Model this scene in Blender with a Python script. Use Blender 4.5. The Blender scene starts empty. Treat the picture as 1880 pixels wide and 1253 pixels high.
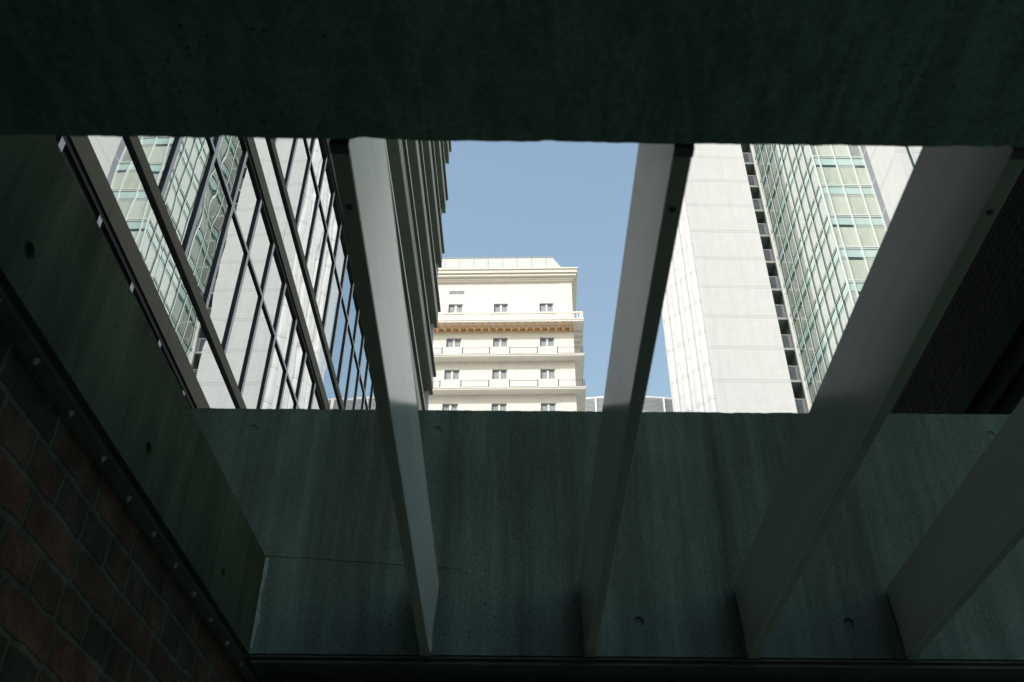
import bpy, bmesh, math, random
from mathutils import Matrix, Vector
random.seed(7)
R = math.radians
C = bpy.context.scene.collection
EYE = 1.6

# ---------------------------------------------------------------- materials
def new_mat(name):
    m = bpy.data.materials.new(name); m.use_nodes = True
    return m, m.node_tree, m.node_tree.nodes['Principled BSDF']

def plain(name, col, rough=.5, metal=0., spec=.5, var=0., vscale=3., bump=0., stretch=(1, 1, 1)):
    m, nt, b = new_mat(name)
    b.inputs['Roughness'].default_value = rough
    b.inputs['Metallic'].default_value = metal
    b.inputs['Specular IOR Level'].default_value = spec
    b.inputs['Base Color'].default_value = (*col, 1)
    if var or bump:
        tc = nt.nodes.new('ShaderNodeTexCoord'); mp = nt.nodes.new('ShaderNodeMapping')
        mp.inputs['Scale'].default_value = stretch
        nz = nt.nodes.new('ShaderNodeTexNoise'); nz.inputs['Scale'].default_value = vscale
        nz.inputs['Detail'].default_value = 6; nz.inputs['Roughness'].default_value = .6
        nt.links.new(tc.outputs['Object'], mp.inputs[0]); nt.links.new(mp.outputs[0], nz.inputs['Vector'])
        if var:
            rp = nt.nodes.new('ShaderNodeValToRGB')
            rp.color_ramp.elements[0].position = .3; rp.color_ramp.elements[1].position = .7
            rp.color_ramp.elements[0].color = (*[c * (1 - var) for c in col], 1)
            rp.color_ramp.elements[1].color = (*[min(1, c * (1 + var)) for c in col], 1)
            nt.links.new(nz.outputs['Fac'], rp.inputs[0]); nt.links.new(rp.outputs[0], b.inputs['Base Color'])
        if bump:
            bp = nt.nodes.new('ShaderNodeBump'); bp.inputs['Strength'].default_value = bump
            bp.inputs['Distance'].default_value = .01
            nt.links.new(nz.outputs['Fac'], bp.inputs['Height']); nt.links.new(bp.outputs[0], b.inputs['Normal'])
    return m

def math_n(nt, op, a, b=None, c=None):
    n = nt.nodes.new('ShaderNodeMath'); n.operation = op
    for i, v in enumerate((a, b, c)):
        if v is None: continue
        if isinstance(v, (int, float)): n.inputs[i].default_value = v
        else: nt.links.new(v, n.inputs[i])
    return n.outputs[0]

def mixc(nt, fac, a, b, mode='MIX'):
    n = nt.nodes.new('ShaderNodeMix'); n.data_type = 'RGBA'; n.blend_type = mode
    def put(s, v):
        if isinstance(v, tuple): s.default_value = (*v, 1)
        elif isinstance(v, (int, float)): s.default_value = v
        else: nt.links.new(v, s)
    put(n.inputs[0], fac); put(n.inputs[6], a); put(n.inputs[7], b)
    return n.outputs[2]

def ramp(nt, fac, stops):
    r = nt.nodes.new('ShaderNodeValToRGB'); e = r.color_ramp.elements
    e[0].position, e[1].position = stops[0][0], stops[-1][0]
    e[0].color = (*[stops[0][1]] * 3, 1); e[1].color = (*[stops[-1][1]] * 3, 1)
    for p, v in stops[1:-1]:
        x = e.new(p); x.color = (v, v, v, 1)
    nt.links.new(fac, r.inputs[0]); return r.outputs[0]

def noise(nt, vec, scale, detail=4, rough=.55, st=(1, 1, 1), dist=0.):
    mp = nt.nodes.new('ShaderNodeMapping'); mp.inputs['Scale'].default_value = st
    nt.links.new(vec, mp.inputs[0])
    n = nt.nodes.new('ShaderNodeTexNoise'); n.inputs['Scale'].default_value = scale
    n.inputs['Detail'].default_value = detail; n.inputs['Roughness'].default_value = rough
    n.inputs['Distortion'].default_value = dist
    nt.links.new(mp.outputs[0], n.inputs['Vector']); return n.outputs['Fac']

def concrete(name, base, streak_st=(9, 9, .7), amp=1., grain=False):
    """board-marked, weathered concrete: streaks, blotches, bug holes"""
    m, nt, b = new_mat(name)
    tc = nt.nodes.new('ShaderNodeTexCoord'); v = tc.outputs['Object']
    s1 = ramp(nt, noise(nt, v, 1.0, 7, .62, streak_st), [(.30, .48), (.5, .95), (.7, 1.35)])
    s3 = ramp(nt, noise(nt, v, .33, 5, .6, streak_st, .6), [(.32, .62), (.68, 1.25)])
    s2 = ramp(nt, noise(nt, v, 2.6, 6, .65), [(.3, .70), (.7, 1.2)])
    fine = ramp(nt, noise(nt, v, 150, 5, .85), [(.32, .45), (.68, 1.6)])
    s4 = ramp(nt, noise(nt, v, 1.0, 4, .7, (34, 34, 1.6)), [(.3, .72), (.7, 1.28)])
    col = mixc(nt, 1.0 * amp, base, s1, 'MULTIPLY')
    col = mixc(nt, .8 * amp, col, s3, 'MULTIPLY')
    col = mixc(nt, .8 * amp, col, s2, 'MULTIPLY')
    col = mixc(nt, .8, col, fine, 'MULTIPLY'); col = mixc(nt, .8 * amp, col, s4, 'MULTIPLY')
    if grain:
        g = ramp(nt, noise(nt, v, 1., 4, .6, (13, 2.2, 13), 2.4), [(.42, .78), (.5, 1.), (.56, 1.16)])
        col = mixc(nt, .7, col, g, 'MULTIPLY')
    vo = nt.nodes.new('ShaderNodeTexVoronoi'); vo.inputs['Scale'].default_value = 70
    vo.inputs['Randomness'].default_value = 1
    dn = noise(nt, v, 60, 2); dv = nt.nodes.new('ShaderNodeVectorMath'); dv.operation = 'SCALE'
    nt.links.new(v, dv.inputs[0]); dv.inputs[3].default_value = 1.
    nt.links.new(dv.outputs[0], vo.inputs['Vector'])
    dens = noise(nt, v, 1.6, 2)
    rad = math_n(nt, 'MULTIPLY_ADD', dens, .55, -.17)
    cellr = nt.nodes.new('ShaderNodeSeparateColor'); nt.links.new(vo.outputs['Color'], cellr.inputs[0])
    big = math_n(nt, 'GREATER_THAN', cellr.outputs[0], .80)
    hole = math_n(nt, 'MULTIPLY', math_n(nt, 'LESS_THAN', math_n(nt, 'MULTIPLY_ADD', dn, .12, vo.outputs['Distance']), math_n(nt, 'ADD', rad, .06)), big)
    col = mixc(nt, hole, col, tuple(c * .3 for c in base))
    nt.links.new(col, b.inputs['Base Color'])
    b.inputs['Roughness'].default_value = .9; b.inputs['Specular IOR Level'].default_value = .06
    h = math_n(nt, 'SUBTRACT', math_n(nt, 'MULTIPLY', noise(nt, v, 40, 5, .7), .35), hole)
    bp = nt.nodes.new('ShaderNodeBump'); bp.inputs['Strength'].default_value = .55; bp.inputs['Distance'].default_value = .004
    nt.links.new(h, bp.inputs['Height']); nt.links.new(bp.outputs[0], b.inputs['Normal'])
    return m

def brick(name, c1, c2, mortar, w, h, mort=.011, rough_edge=.012, bias=0.):
    m, nt, b = new_mat(name)
    tc = nt.nodes.new('ShaderNodeTexCoord'); v = tc.outputs['Object']
    sx = nt.nodes.new('ShaderNodeSeparateXYZ'); nt.links.new(v, sx.inputs[0])
    n1 = noise(nt, v, 8, 5, .65); n2 = noise(nt, v, 10, 5, .65, (1, 1.3, 1))
    n3 = noise(nt, v, 55, 3, .6)
    u = math_n(nt, 'ADD', sx.outputs[1], math_n(nt, 'MULTIPLY_ADD', n1, rough_edge * 2.4, math_n(nt, 'MULTIPLY', n3, rough_edge * .7)))
    w_ = math_n(nt, 'ADD', sx.outputs[2], math_n(nt, 'MULTIPLY_ADD', n2, rough_edge * 2., math_n(nt, 'MULTIPLY', n3, rough_edge * .6)))
    cb = nt.nodes.new('ShaderNodeCombineXYZ'); nt.links.new(u, cb.inputs[0]); nt.links.new(w_, cb.inputs[1])
    t = nt.nodes.new('ShaderNodeTexBrick')
    t.offset = .5; t.squash = 1.75; t.squash_frequency = 2; t.offset_frequency = 2
    t.inputs['Scale'].default_value = 1; t.inputs['Brick Width'].default_value = w; t.inputs['Row Height'].default_value = h
    t.inputs['Mortar Size'].default_value = mort; t.inputs['Mortar Smooth'].default_value = .35; t.inputs['Bias'].default_value = bias
    t.inputs['Color1'].default_value = (*c1, 1); t.inputs['Color2'].default_value = (*c2, 1); t.inputs['Mortar'].default_value = (*mortar, 1)
    nt.links.new(cb.outputs[0], t.inputs['Vector'])
    bl = ramp(nt, noise(nt, v, 9, 6, .7), [(.28, .35), (.5, 1.), (.72, 1.9)])
    fi = ramp(nt, noise(nt, v, 95, 5, .8), [(.3, .55), (.7, 1.5)])
    col = mixc(nt, .85, t.outputs['Color'], bl, 'MULTIPLY'); col = mixc(nt, .8, col, fi, 'MULTIPLY')
    nt.links.new(col, b.inputs['Base Color']); b.inputs['Roughness'].default_value = .9; b.inputs['Specular IOR Level'].default_value = .06
    hh = math_n(nt, 'SUBTRACT', math_n(nt, 'MULTIPLY', noise(nt, v, 45, 5, .7), .5), t.outputs['Fac'])
    bp = nt.nodes.new('ShaderNodeBump'); bp.inputs['Strength'].default_value = 1.; bp.inputs['Distance'].default_value = .011
    nt.links.new(hh, bp.inputs['Height']); nt.links.new(bp.outputs[0], b.inputs['Normal'])
    return m

def band(nt, coord, period, offset, width):
    """1 inside narrow lines of given width repeating with period"""
    f = math_n(nt, 'FRACT', math_n(nt, 'DIVIDE', math_n(nt, 'SUBTRACT', coord, offset), period))
    return math_n(nt, 'LESS_THAN', f, width / period)

def tiles(name, base, joint_off, period=3.2714, ux='x', grid=True, vjoint=3.1):
    """white ceramic-tile precast cladding; double floor joint, vertical sealant joints, faint tile grid"""
    m, nt, b = new_mat(name)
    tc = nt.nodes.new('ShaderNodeTexCoord'); v = tc.outputs['Object']
    s = nt.nodes.new('ShaderNodeSeparateXYZ'); nt.links.new(v, s.inputs[0])
    hor = math_n(nt, 'ADD', s.outputs[0], s.outputs[1]) if ux == 'xy' else s.outputs[0 if ux == 'x' else 1]
    z = s.outputs[2]
    l1 = band(nt, z, period, joint_off, .045); l2 = band(nt, z, period, joint_off + .26, .045)
    mid = band(nt, z, period, joint_off, .30)
    vj = band(nt, hor, vjoint, .4, .028)
    g1 = band(nt, z, .545, .05, .022); g2 = band(nt, hor, .517, .1, .022)
    # slight tone difference panel to panel
    px = math_n(nt, 'FLOOR', math_n(nt, 'DIVIDE', hor, .517)); pz = math_n(nt, 'FLOOR', math_n(nt, 'DIVIDE', z, .545))
    cx = nt.nodes.new('ShaderNodeCombineXYZ'); nt.links.new(px, cx.inputs[0]); nt.links.new(pz, cx.inputs[1])
    wn = nt.nodes.new('ShaderNodeTexWhiteNoise'); nt.links.new(cx.outputs[0], wn.inputs['Vector'])
    tone = ramp(nt, wn.outputs['Value'], [(0, .965), (1, 1.)])
    dirt = ramp(nt, noise(nt, v, .8, 6, .65, (2.5, 2.5, .35)), [(.3, .93), (.65, 1.)])
    col = mixc(nt, 1., base, tone, 'MULTIPLY'); col = mixc(nt, 1., col, dirt, 'MULTIPLY')
    if grid:
        col = mixc(nt, math_n(nt, 'MULTIPLY', math_n(nt, 'MAXIMUM', g1, g2), .13), col, (.25, .28, .3))
    col = mixc(nt, math_n(nt, 'MULTIPLY', mid, .10), col, (.4, .4, .42))
    col = mixc(nt, math_n(nt, 'MULTIPLY', math_n(nt, 'MAXIMUM', l1, l2), .45), col, (.2, .2, .21))
    col = mixc(nt, math_n(nt, 'MULTIPLY', vj, .28), col, (.2, .2, .21))
    nt.links.new(col, b.inputs['Base Color'])
    b.inputs['Roughness'].default_value = .45; b.inputs['Specular IOR Level'].default_value = .3
    return m

def mirror_glass(name, col, rough=.0, wave=.004, wscale=.9):
    """reflective coated glass; float-glass roller wave as a gentle bump"""
    m, nt, b = new_mat(name)
    b.inputs['Base Color'].default_value = (*col, 1); b.inputs['Metallic'].default_value = 1
    b.inputs['Roughness'].default_value = rough
    tc = nt.nodes.new('ShaderNodeTexCoord')
    n = noise(nt, tc.outputs['Object'], wscale, 2, .4, (1, 1, 1), .3)
    n2 = noise(nt, tc.outputs['Object'], wscale * 2.7, 1, .4, (1, 1, .7))
    h = math_n(nt, 'MULTIPLY_ADD', n2, .22, n)
    bp = nt.nodes.new('ShaderNodeBump'); bp.inputs['Strength'].default_value = 1.; bp.inputs['Distance'].default_value = wave
    nt.links.new(h, bp.inputs['Height']); nt.links.new(bp.outputs[0], b.inputs['Normal'])
    return m

M = {}
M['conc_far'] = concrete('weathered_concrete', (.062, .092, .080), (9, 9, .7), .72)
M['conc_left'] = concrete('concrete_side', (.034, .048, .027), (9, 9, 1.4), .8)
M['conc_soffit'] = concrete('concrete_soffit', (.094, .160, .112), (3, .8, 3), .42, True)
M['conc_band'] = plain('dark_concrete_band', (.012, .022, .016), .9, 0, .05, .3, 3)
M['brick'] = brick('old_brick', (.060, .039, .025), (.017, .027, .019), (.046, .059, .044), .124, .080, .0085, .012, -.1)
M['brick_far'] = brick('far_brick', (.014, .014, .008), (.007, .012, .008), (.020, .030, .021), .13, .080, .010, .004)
M['blade'] = plain('painted_aluminium', (.40, .425, .375), .15, 0, .36, .10, 1.6, .03, (8, .6, 8))
M['blade_edge'] = plain('blade_bottom_dark', (.15, .19, .12), .5, 0, .4, .10, 8)  # darker tone for the blade bottoms and far brackets
M['dark_steel'] = plain('dark_steel', (.035, .045, .038), .55, .2, .4, .3, 10)
M['zinc'] = plain('galvanised_bolt', (.30, .33, .27), .5, .3)
M['plate'] = plain('steel_plate', (.07, .085, .07), .55, .2, .4, .25, 14)
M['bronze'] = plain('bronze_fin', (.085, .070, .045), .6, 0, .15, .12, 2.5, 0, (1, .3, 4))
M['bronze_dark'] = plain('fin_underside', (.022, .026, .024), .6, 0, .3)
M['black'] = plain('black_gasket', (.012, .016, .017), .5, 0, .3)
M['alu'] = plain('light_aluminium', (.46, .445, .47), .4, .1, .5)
M['mirror'] = mirror_glass('reflective_glass', (.62, .655, .68), .0, .0032, .55)
M['mirror2'] = mirror_glass('tower_glass', (.60, .70, .67), .02, .001, .6)
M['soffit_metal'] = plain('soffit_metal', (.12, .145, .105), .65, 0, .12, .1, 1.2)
M['hood_band'] = plain('hood_band', (.33, .30, .25), .42, .1, .25, .08, 1.5, 0, (1, .2, 6))
M['line_metal'] = plain('hood_edge', (.34, .35, .30), .4, .1)
M['polished'] = plain('polished_metal', (.85, .86, .9), .12, .9)
M['grey_panel'] = plain('grey_corner_panel', (.42, .43, .48), .5)
M['tile'] = tiles('white_tiles', (.635, .64, .645), .93)
M['tile_x'] = tiles('white_tiles_side', (.73, .73, .735), .93, ux='y')
M['tile_ch'] = tiles('white_tiles_corner', (.62, .625, .63), .93, ux='x', grid=True, vjoint=50)
M['tile_rib'] = tiles('white_tiles_rib', (.64, .645, .645), 2.6, ux='x', grid=False, vjoint=50)
M['white'] = plain('white_paint', (.80, .80, .78), .4, 0, .4)
M['mull_w'] = plain('white_green_mullion', (.66, .72, .70), .35, 0, .5)
def coated(name, col, fac, tint=(.86, .92, .90)):
    m = bpy.data.materials.new(name); m.use_nodes = True; nt = m.node_tree; nt.nodes.clear()
    out = nt.nodes.new('ShaderNodeOutputMaterial'); mx = nt.nodes.new('ShaderNodeMixShader'); d = nt.nodes.new('ShaderNodeBsdfDiffuse'); g = nt.nodes.new('ShaderNodeBsdfGlossy')
    d.inputs[0].default_value = (*col, 1); g.inputs[0].default_value = (*tint, 1); g.inputs[1].default_value = .015; mx.inputs[0].default_value = fac
    nt.links.new(d.outputs[0], mx.inputs[1]); nt.links.new(g.outputs[0], mx.inputs[2]); nt.links.new(mx.outputs[0], out.inputs[0])
    return m
M['glass_blind'] = coated('coated_glass_over_blind', (.47, .51, .47), .60)
M['glass_dark'] = coated('coated_dark_glass', (.02, .07, .055), .55)
M['glass_teal'] = coated('coated_teal_glass', (.44, .62, .60), .55)
M['teal'] = plain('teal_spandrel', (.40, .54, .52), .12, 0, .6, .08, .4)
M['blind'] = plain('roller_blind', (.42, .47, .40), .25, 0, .5, .12, .9, 0, (3, 1, .6))
M['blind2'] = plain('grey_blind', (.26, .30, .27), .25, 0, .5, .15, .9, 0, (3, 1, .6))
M['blind3'] = plain('pale_blind', (.48, .52, .46), .25, 0, .5, .08, .9, 0, (3, 1, .6))
M['greygap'] = plain('grey_gap', (.36, .40, .38), .3)
M['darkgap'] = plain('dark_glass', (.03, .06, .045), .1, 0, .6)
M['rail_glass'] = plain('grey_rail_glass', (.13, .15, .18), .15, 0, .6, .25, 2)
M['slab_dark'] = plain('balcony_soffit', (.30, .36, .34), .7)
M['strip'] = plain('grey_metal_strip', (.30, .31, .36), .5, .1)
M['cream'] = plain('cream_render', (.83, .80, .755), .7, 0, .2, .06, .7, 0, (2, 2, .4))
M['cream_w'] = plain('cream_trim', (.86, .81, .74), .6, 0, .2, .02, 1.5)
M['terra'] = plain('terracotta', (.78, .50, .27), .6, 0, .3, .1, 4)
M['roofp'] = plain('pale_roof_panels', (.60, .61, .58), .45, 0, .4, .03, 1)
M['shaded_grey'] = plain('shaded_dark_grey', (.20, .23, .23), .5)  # stands in for shadow on window frames; also colours the hotel's inner core
M['curtain'] = plain('net_curtain', (.36, .37, .40), .7, 0, .3, .3, 6, 0, (4, 4, .5))
M['pane'] = plain('window_pane', (.10, .12, .16), .08, 0, .8)
M['railing'] = plain('dark_green_railing', (.08, .12, .12), .5)
M['slat'] = plain('louvre_slat', (.36, .38, .41), .45)
M['asphalt'] = plain('paving', (.28, .29, .265), .9, 0, .3, .2, 3)
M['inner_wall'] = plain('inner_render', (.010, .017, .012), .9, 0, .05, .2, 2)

# ---------------------------------------------------------------- mesh helper
class MB:
    def __init__(s): s.v = []; s.f = []; s.m = []; s.sm = []
    def quad(s, a, b, c, d, mi=0, smooth=False):
        i = len(s.v); s.v += [a, b, c, d]; s.f.append((i, i + 1, i + 2, i + 3)); s.m.append(mi); s.sm.append(smooth)
    def poly(s, pts, mi=0):
        i = len(s.v); s.v += list(pts); s.f.append(tuple(range(i, i + len(pts)))); s.m.append(mi); s.sm.append(False)
    def box(s, x0, x1, y0, y1, z0, z1, mi=0, faces=None):
        """faces: dict of material indices for 'x-','x+','y-','y+','z-','z+'"""
        g = (lambda k: mi) if not faces else (lambda k: faces.get(k, mi))
        s.quad((x0, y0, z0), (x0, y0, z1), (x0, y1, z1), (x0, y1, z0), g('x-'))
        s.quad((x1, y0, z0), (x1, y1, z0), (x1, y1, z1), (x1, y0, z1), g('x+'))
        s.quad((x0, y0, z0), (x1, y0, z0), (x1, y0, z1), (x0, y0, z1), g('y-'))
        s.quad((x0, y1, z0), (x0, y1, z1), (x1, y1, z1), (x1, y1, z0), g('y+'))
        s.quad((x0, y0, z0), (x0, y1, z0), (x1, y1, z0), (x1, y0, z0), g('z-'))
        s.quad((x0, y0, z1), (x1, y0, z1), (x1, y1, z1), (x0, y1, z1), g('z+'))
    def extrude_y(s, prof, y0, y1, mi=0):
        """profile of (x,z) points extruded along y"""
        n = len(prof)
        for i in range(n):
            a, b = prof[i], prof[(i + 1) % n]
            s.quad((a[0], y0, a[1]), (b[0], y0, b[1]), (b[0], y1, b[1]), (a[0], y1, a[1]), mi)
        s.poly([(p[0], y0, p[1]) for p in prof], mi); s.poly([(p[0], y1, p[1]) for p in prof][::-1], mi)
    def extrude_x(s, prof, x0, x1, mi=0):
        n = len(prof)
        for i in range(n):
            a, b = prof[i], prof[(i + 1) % n]
            s.quad((x0, a[0], a[1]), (x0, b[0], b[1]), (x1, b[0], b[1]), (x1, a[0], a[1]), mi)
        s.poly([(x0, p[0], p[1]) for p in prof][::-1], mi); s.poly([(x1, p[0], p[1]) for p in prof], mi)
    def cyl(s, c, r0, r1, axis, L, n=16, mi=0, cap=True):
        ax = Vector(axis).normalized(); t = ax.orthogonal().normalized(); u = ax.cross(t); c = Vector(c)
        ra = [c + (t * math.cos(k * 2 * math.pi / n) + u * math.sin(k * 2 * math.pi / n)) * r0 for k in range(n)]
        rb = [c + ax * L + (t * math.cos(k * 2 * math.pi / n) + u * math.sin(k * 2 * math.pi / n)) * r1 for k in range(n)]
        for k in range(n): s.quad(ra[k][:], ra[(k + 1) % n][:], rb[(k + 1) % n][:], rb[k][:], mi, True)
        if cap:
            s.poly([p[:] for p in ra][::-1], mi); s.poly([p[:] for p in rb], mi)
    def build(s, name, mats, parent=None, bevel=0., weld=False):
        me = bpy.data.meshes.new(name); me.from_pydata([tuple(p) for p in s.v], [], s.f); 
        for k in (mats if isinstance(mats, (list, tuple)) else [mats]): me.materials.append(M[k])
        for p, mi, sm in zip(me.polygons, s.m, s.sm): p.material_index = mi; p.use_smooth = sm
        bm = bmesh.new(); bm.from_mesh(me)
        bmesh.ops.remove_doubles(bm, verts=bm.verts, dist=1e-5)
        bmesh.ops.recalc_face_normals(bm, faces=bm.faces) if weld else None
        bm.to_mesh(me); bm.free()
        o = bpy.data.objects.new(name, me); C.objects.link(o)
        if parent is not None: o.parent = parent
        if bevel:
            b = o.modifiers.new('edge', 'BEVEL'); b.width = bevel; b.segments = 2; b.limit_method = 'ANGLE'
        return o

def tag(o, label=None, cat=None, group=None, kind=None):
    if label: o['label'] = label
    if cat: o['category'] = cat
    if group: o['group'] = group
    if kind: o['kind'] = kind
    return o
def empty(name, loc, rz=0.):
    o = bpy.data.objects.new(name, None); C.objects.link(o); o.location = loc; o.rotation_euler = (0, 0, rz); o.empty_display_size = .2
    return o
def holed_wall(mb, x0, x1, z0, z1, y, ops, depth, mi=0, rmi=None):
    """front face at y (facing -y) with rectangular openings, reveals going +y"""
    xs = sorted({x0, x1, *[v for o in ops for v in o[:2]]}); zs = sorted({z0, z1, *[v for o in ops for v in o[2:4]]})
    for i in range(len(xs) - 1):
        for j in range(len(zs) - 1):
            cx = (xs[i] + xs[i + 1]) / 2; cz = (zs[j] + zs[j + 1]) / 2
            if any(o[0] < cx < o[1] and o[2] < cz < o[3] for o in ops): continue
            mb.quad((xs[i], y, zs[j]), (xs[i + 1], y, zs[j]), (xs[i + 1], y, zs[j + 1]), (xs[i], y, zs[j + 1]), mi)
    r = mi if rmi is None else rmi
    for a, b, c, d in ops:
        e = y + depth
        mb.quad((a, y, c), (a, y, d), (a, e, d), (a, e, c), r); mb.quad((b, y, c), (b, e, c), (b, e, d), (b, y, d), r)
        mb.quad((a, y, c), (a, e, c), (b, e, c), (b, y, c), r); mb.quad((a, y, d), (b, y, d), (b, e, d), (a, e, d), r)

# ---------------------------------------------------------------- setting: ground
g = MB(); S_ = 600
g.quad((-S_, -S_, 0), (S_, -S_, 0), (S_, S_, 0), (-S_, S_, 0))
tag(g.build('ground', 'asphalt'), kind='structure')

# ---------------------------------------------------------------- the concrete opening
H = EYE + 1.034            # underside level
FY = 2.719                 # far beam face
NY = .866                  # near edge
RX = 4.1                   # right side wall
def tie_hole(mb, cx, cz, y, half, r, depth=.013, mi=0):
    n = 24
    ring = [(cx + r * math.cos(2 * math.pi * k / n + math.pi / 4), cz + r * math.sin(2 * math.pi * k / n + math.pi / 4)) for k in range(n)]
    def sq(k):
        a = 2 * math.pi * k / n + math.pi / 4; c, s = math.cos(a), math.sin(a); q = half / max(abs(c), abs(s))
        return (cx + c * q, cz + s * q)
    for k in range(n):
        a, b = sq(k), sq(k + 1); p, q = ring[k], ring[(k + 1) % n]
        mb.quad((a[0], y, a[1]), (p[0], y, p[1]), (q[0], y, q[1]), (b[0], y, b[1]), mi)
        pi = (cx + (p[0] - cx) * .82, cz + (p[1] - cz) * .82); qi = (cx + (q[0] - cx) * .82, cz + (q[1] - cz) * .82)
        mb.quad((p[0], y, p[1]), (pi[0], y + depth, pi[1]), (qi[0], y + depth, qi[1]), (q[0], y, q[1]), mi)
    mb.poly([(cx + (p[0] - cx) * .82, y + depth, cz + (p[1] - cz) * .82) for p in ring], mi)

def rough_line(a, b, step, amp, rnd, chips=0):
    n = max(2, int(abs(b - a) / step)); out = []; w = 0
    for i in range(n + 1):
        w = w * .82 + rnd.gauss(0, amp * .5)
        out.append([a + (b - a) * i / n, w + rnd.gauss(0, amp * .35)])
    for _ in range(chips):
        k = rnd.randrange(2, n - 4); L = rnd.randint(2, 5)
        for j in range(k, min(n, k + L)): out[j][1] -= rnd.uniform(.001, .0032)
    return out

rnd = random.Random(3)
# far beam
ZT = EYE + 1.876
fb = MB(); hs = .05; hr = .0165
fx0, fx1 = -3.0, RX - .004
holes = [(-.237 + .6085 * k, 1.136 + EYE) for k in range(-4, 7)] + [(-.245 + .6105 * k, 1.79 + EYE) for k in range(-4, 7)]
holes = [h for h in holes if fx0 + .1 < h[0] < fx1 - .1 and not (abs(h[0] + .237) < .05 and h[1] < EYE + 1.3)]
ops = [(hx - hs, hx + hs, hz - hs, hz + hs) for hx, hz in holes]
zs = ZT - .012
xs = sorted({fx0, fx1, *[v for o in ops for v in o[:2]]}); zz = sorted({H, zs, *[v for o in ops for v in o[2:]]})
for i in range(len(xs) - 1):
    for j in range(len(zz) - 1):
        cx = (xs[i] + xs[i + 1]) / 2; cz = (zz[j] + zz[j + 1]) / 2
        if any(o[0] < cx < o[1] and o[2] < cz < o[3] for o in ops): continue
        fb.quad((xs[i], FY, zz[j]), (xs[i + 1], FY, zz[j]), (xs[i + 1], FY, zz[j + 1]), (xs[i], FY, zz[j + 1]))
for hx, hz in holes: tie_hole(fb, hx, hz, FY, hs, hr, .008 if hz < EYE + 1.3 else .004)
FB = FY + .30
line = rough_line(fx0, fx1, .011, .0008, rnd, 22)
for (xa, da), (xb, db) in zip(line, line[1:]):
    ya, yb = FY + .004 - da * .8, FY + .004 - db * .8
    fb.quad((xa, FY, zs), (xb, FY, zs), (xb, FY, ZT - .004 + db), (xa, FY, ZT - .004 + da))
    fb.quad((xa, FY, ZT - .004 + da), (xb, FY, ZT - .004 + db), (xb, FY + .008, ZT + db), (xa, FY + .008, ZT + da))
    fb.quad((xa, FY + .008, ZT + da), (xb, FY + .008, ZT + db), (xb, FB, ZT), (xa, FB, ZT))
fb.quad((fx0, FY, H), (fx0, FB, H), (fx1, FB, H), (fx1, FY, H)); fb.quad((fx0, FB, H), (fx0, FB, ZT), (fx1, FB, ZT), (fx1, FB, H))
fb.quad((fx0, FY, H), (fx0, FY, ZT), (fx0, FB, ZT), (fx0, FB, H)); fb.quad((fx1, FY, H), (fx1, FB, H), (fx1, FB, ZT), (fx1, FY, ZT))
far = empty('concrete_beam', (0, FY, H)); far_m = fb.build('beam', 'conc_far', far, weld=True)
far_m.location = (0, -FY, -H)
tag(far, 'deep dark concrete beam across the far end of the opening, streaked, with round tie holes', 'concrete beam')
# construction joint (thin raised seam) and a cement run at the left corner
cj = MB(); pts = []
r2 = random.Random(5); xx = -.742; zc = EYE + 1.338
while xx < -.13:
    pts.append((xx, zc + r2.gauss(0, .0012))); xx += .018; zc -= .0012
for (xa, za), (xb, zb) in zip(pts, pts[1:]):
    cj.quad((xa, FY - .0022, za - .0012), (xb, FY - .0022, zb - .0012), (xb, FY - .0022, zb + .0012), (xa, FY - .0022, za + .0012))
    cj.quad((xa, FY, za - .004), (xb, FY, zb - .004), (xb, FY - .0022, zb - .0012), (xa, FY - .0022, za - .0012))
    cj.quad((xa, FY - .0022, za + .0012), (xb, FY - .0022, zb + .0012), (xb, FY, zb + .003), (xa, FY, za + .003))
c = cj.build('construction_joint', 'conc_far', far); c.location = (0, -FY, -H)
cj = MB(); pts = []
zc = EYE + 1.72; xx = .668
while zc > EYE + 1.30:
    pts.append((xx, zc)); zc -= .02; xx += r2.gauss(.0010, .0007)
for (xa, za), (xb, zb) in zip(pts, pts[1:]):
    cj.quad((xa - .001, FY - .0012, za), (xb - .001, FY - .0012, zb), (xb + .0012, FY - .0012, zb), (xa + .0012, FY - .0012, za))
c = cj.build('hairline_crack', 'black', far); c.location = (0, -FY, -H)
cr = MB(); pts = []
zc = EYE + 1.325
while zc > EYE + 1.045:
    w = .004 + .010 * abs(math.sin(zc * 19)) * r2.uniform(.4, 1); pts.append((w, zc)); zc -= .012
for (wa, za), (wb, zb) in zip(pts, pts[1:]):
    cr.quad((-.7352, FY - .005, za), (-.7352 + wa, FY - .0015, za), (-.7352 + wb, FY - .0015, zb), (-.7352, FY - .005, zb))
M['cement'] = plain('cement_run', (.13, .17, .15), .9, 0, .2, .25, 40)
c = cr.build('cement_run', 'cement', far); c.location = (0, -FY, -H)

# left ring beam (skewed 2.1 deg)
LA = R(2.1)
lb = empty('concrete_upstand', (-.737, FY, H), -LA)
mb = MB(); y0, y1, zt = -3.6, -.001, .300
hs2 = .05
hh = [(-.335 - .607 * k, .083) for k in range(0, 5)]
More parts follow.
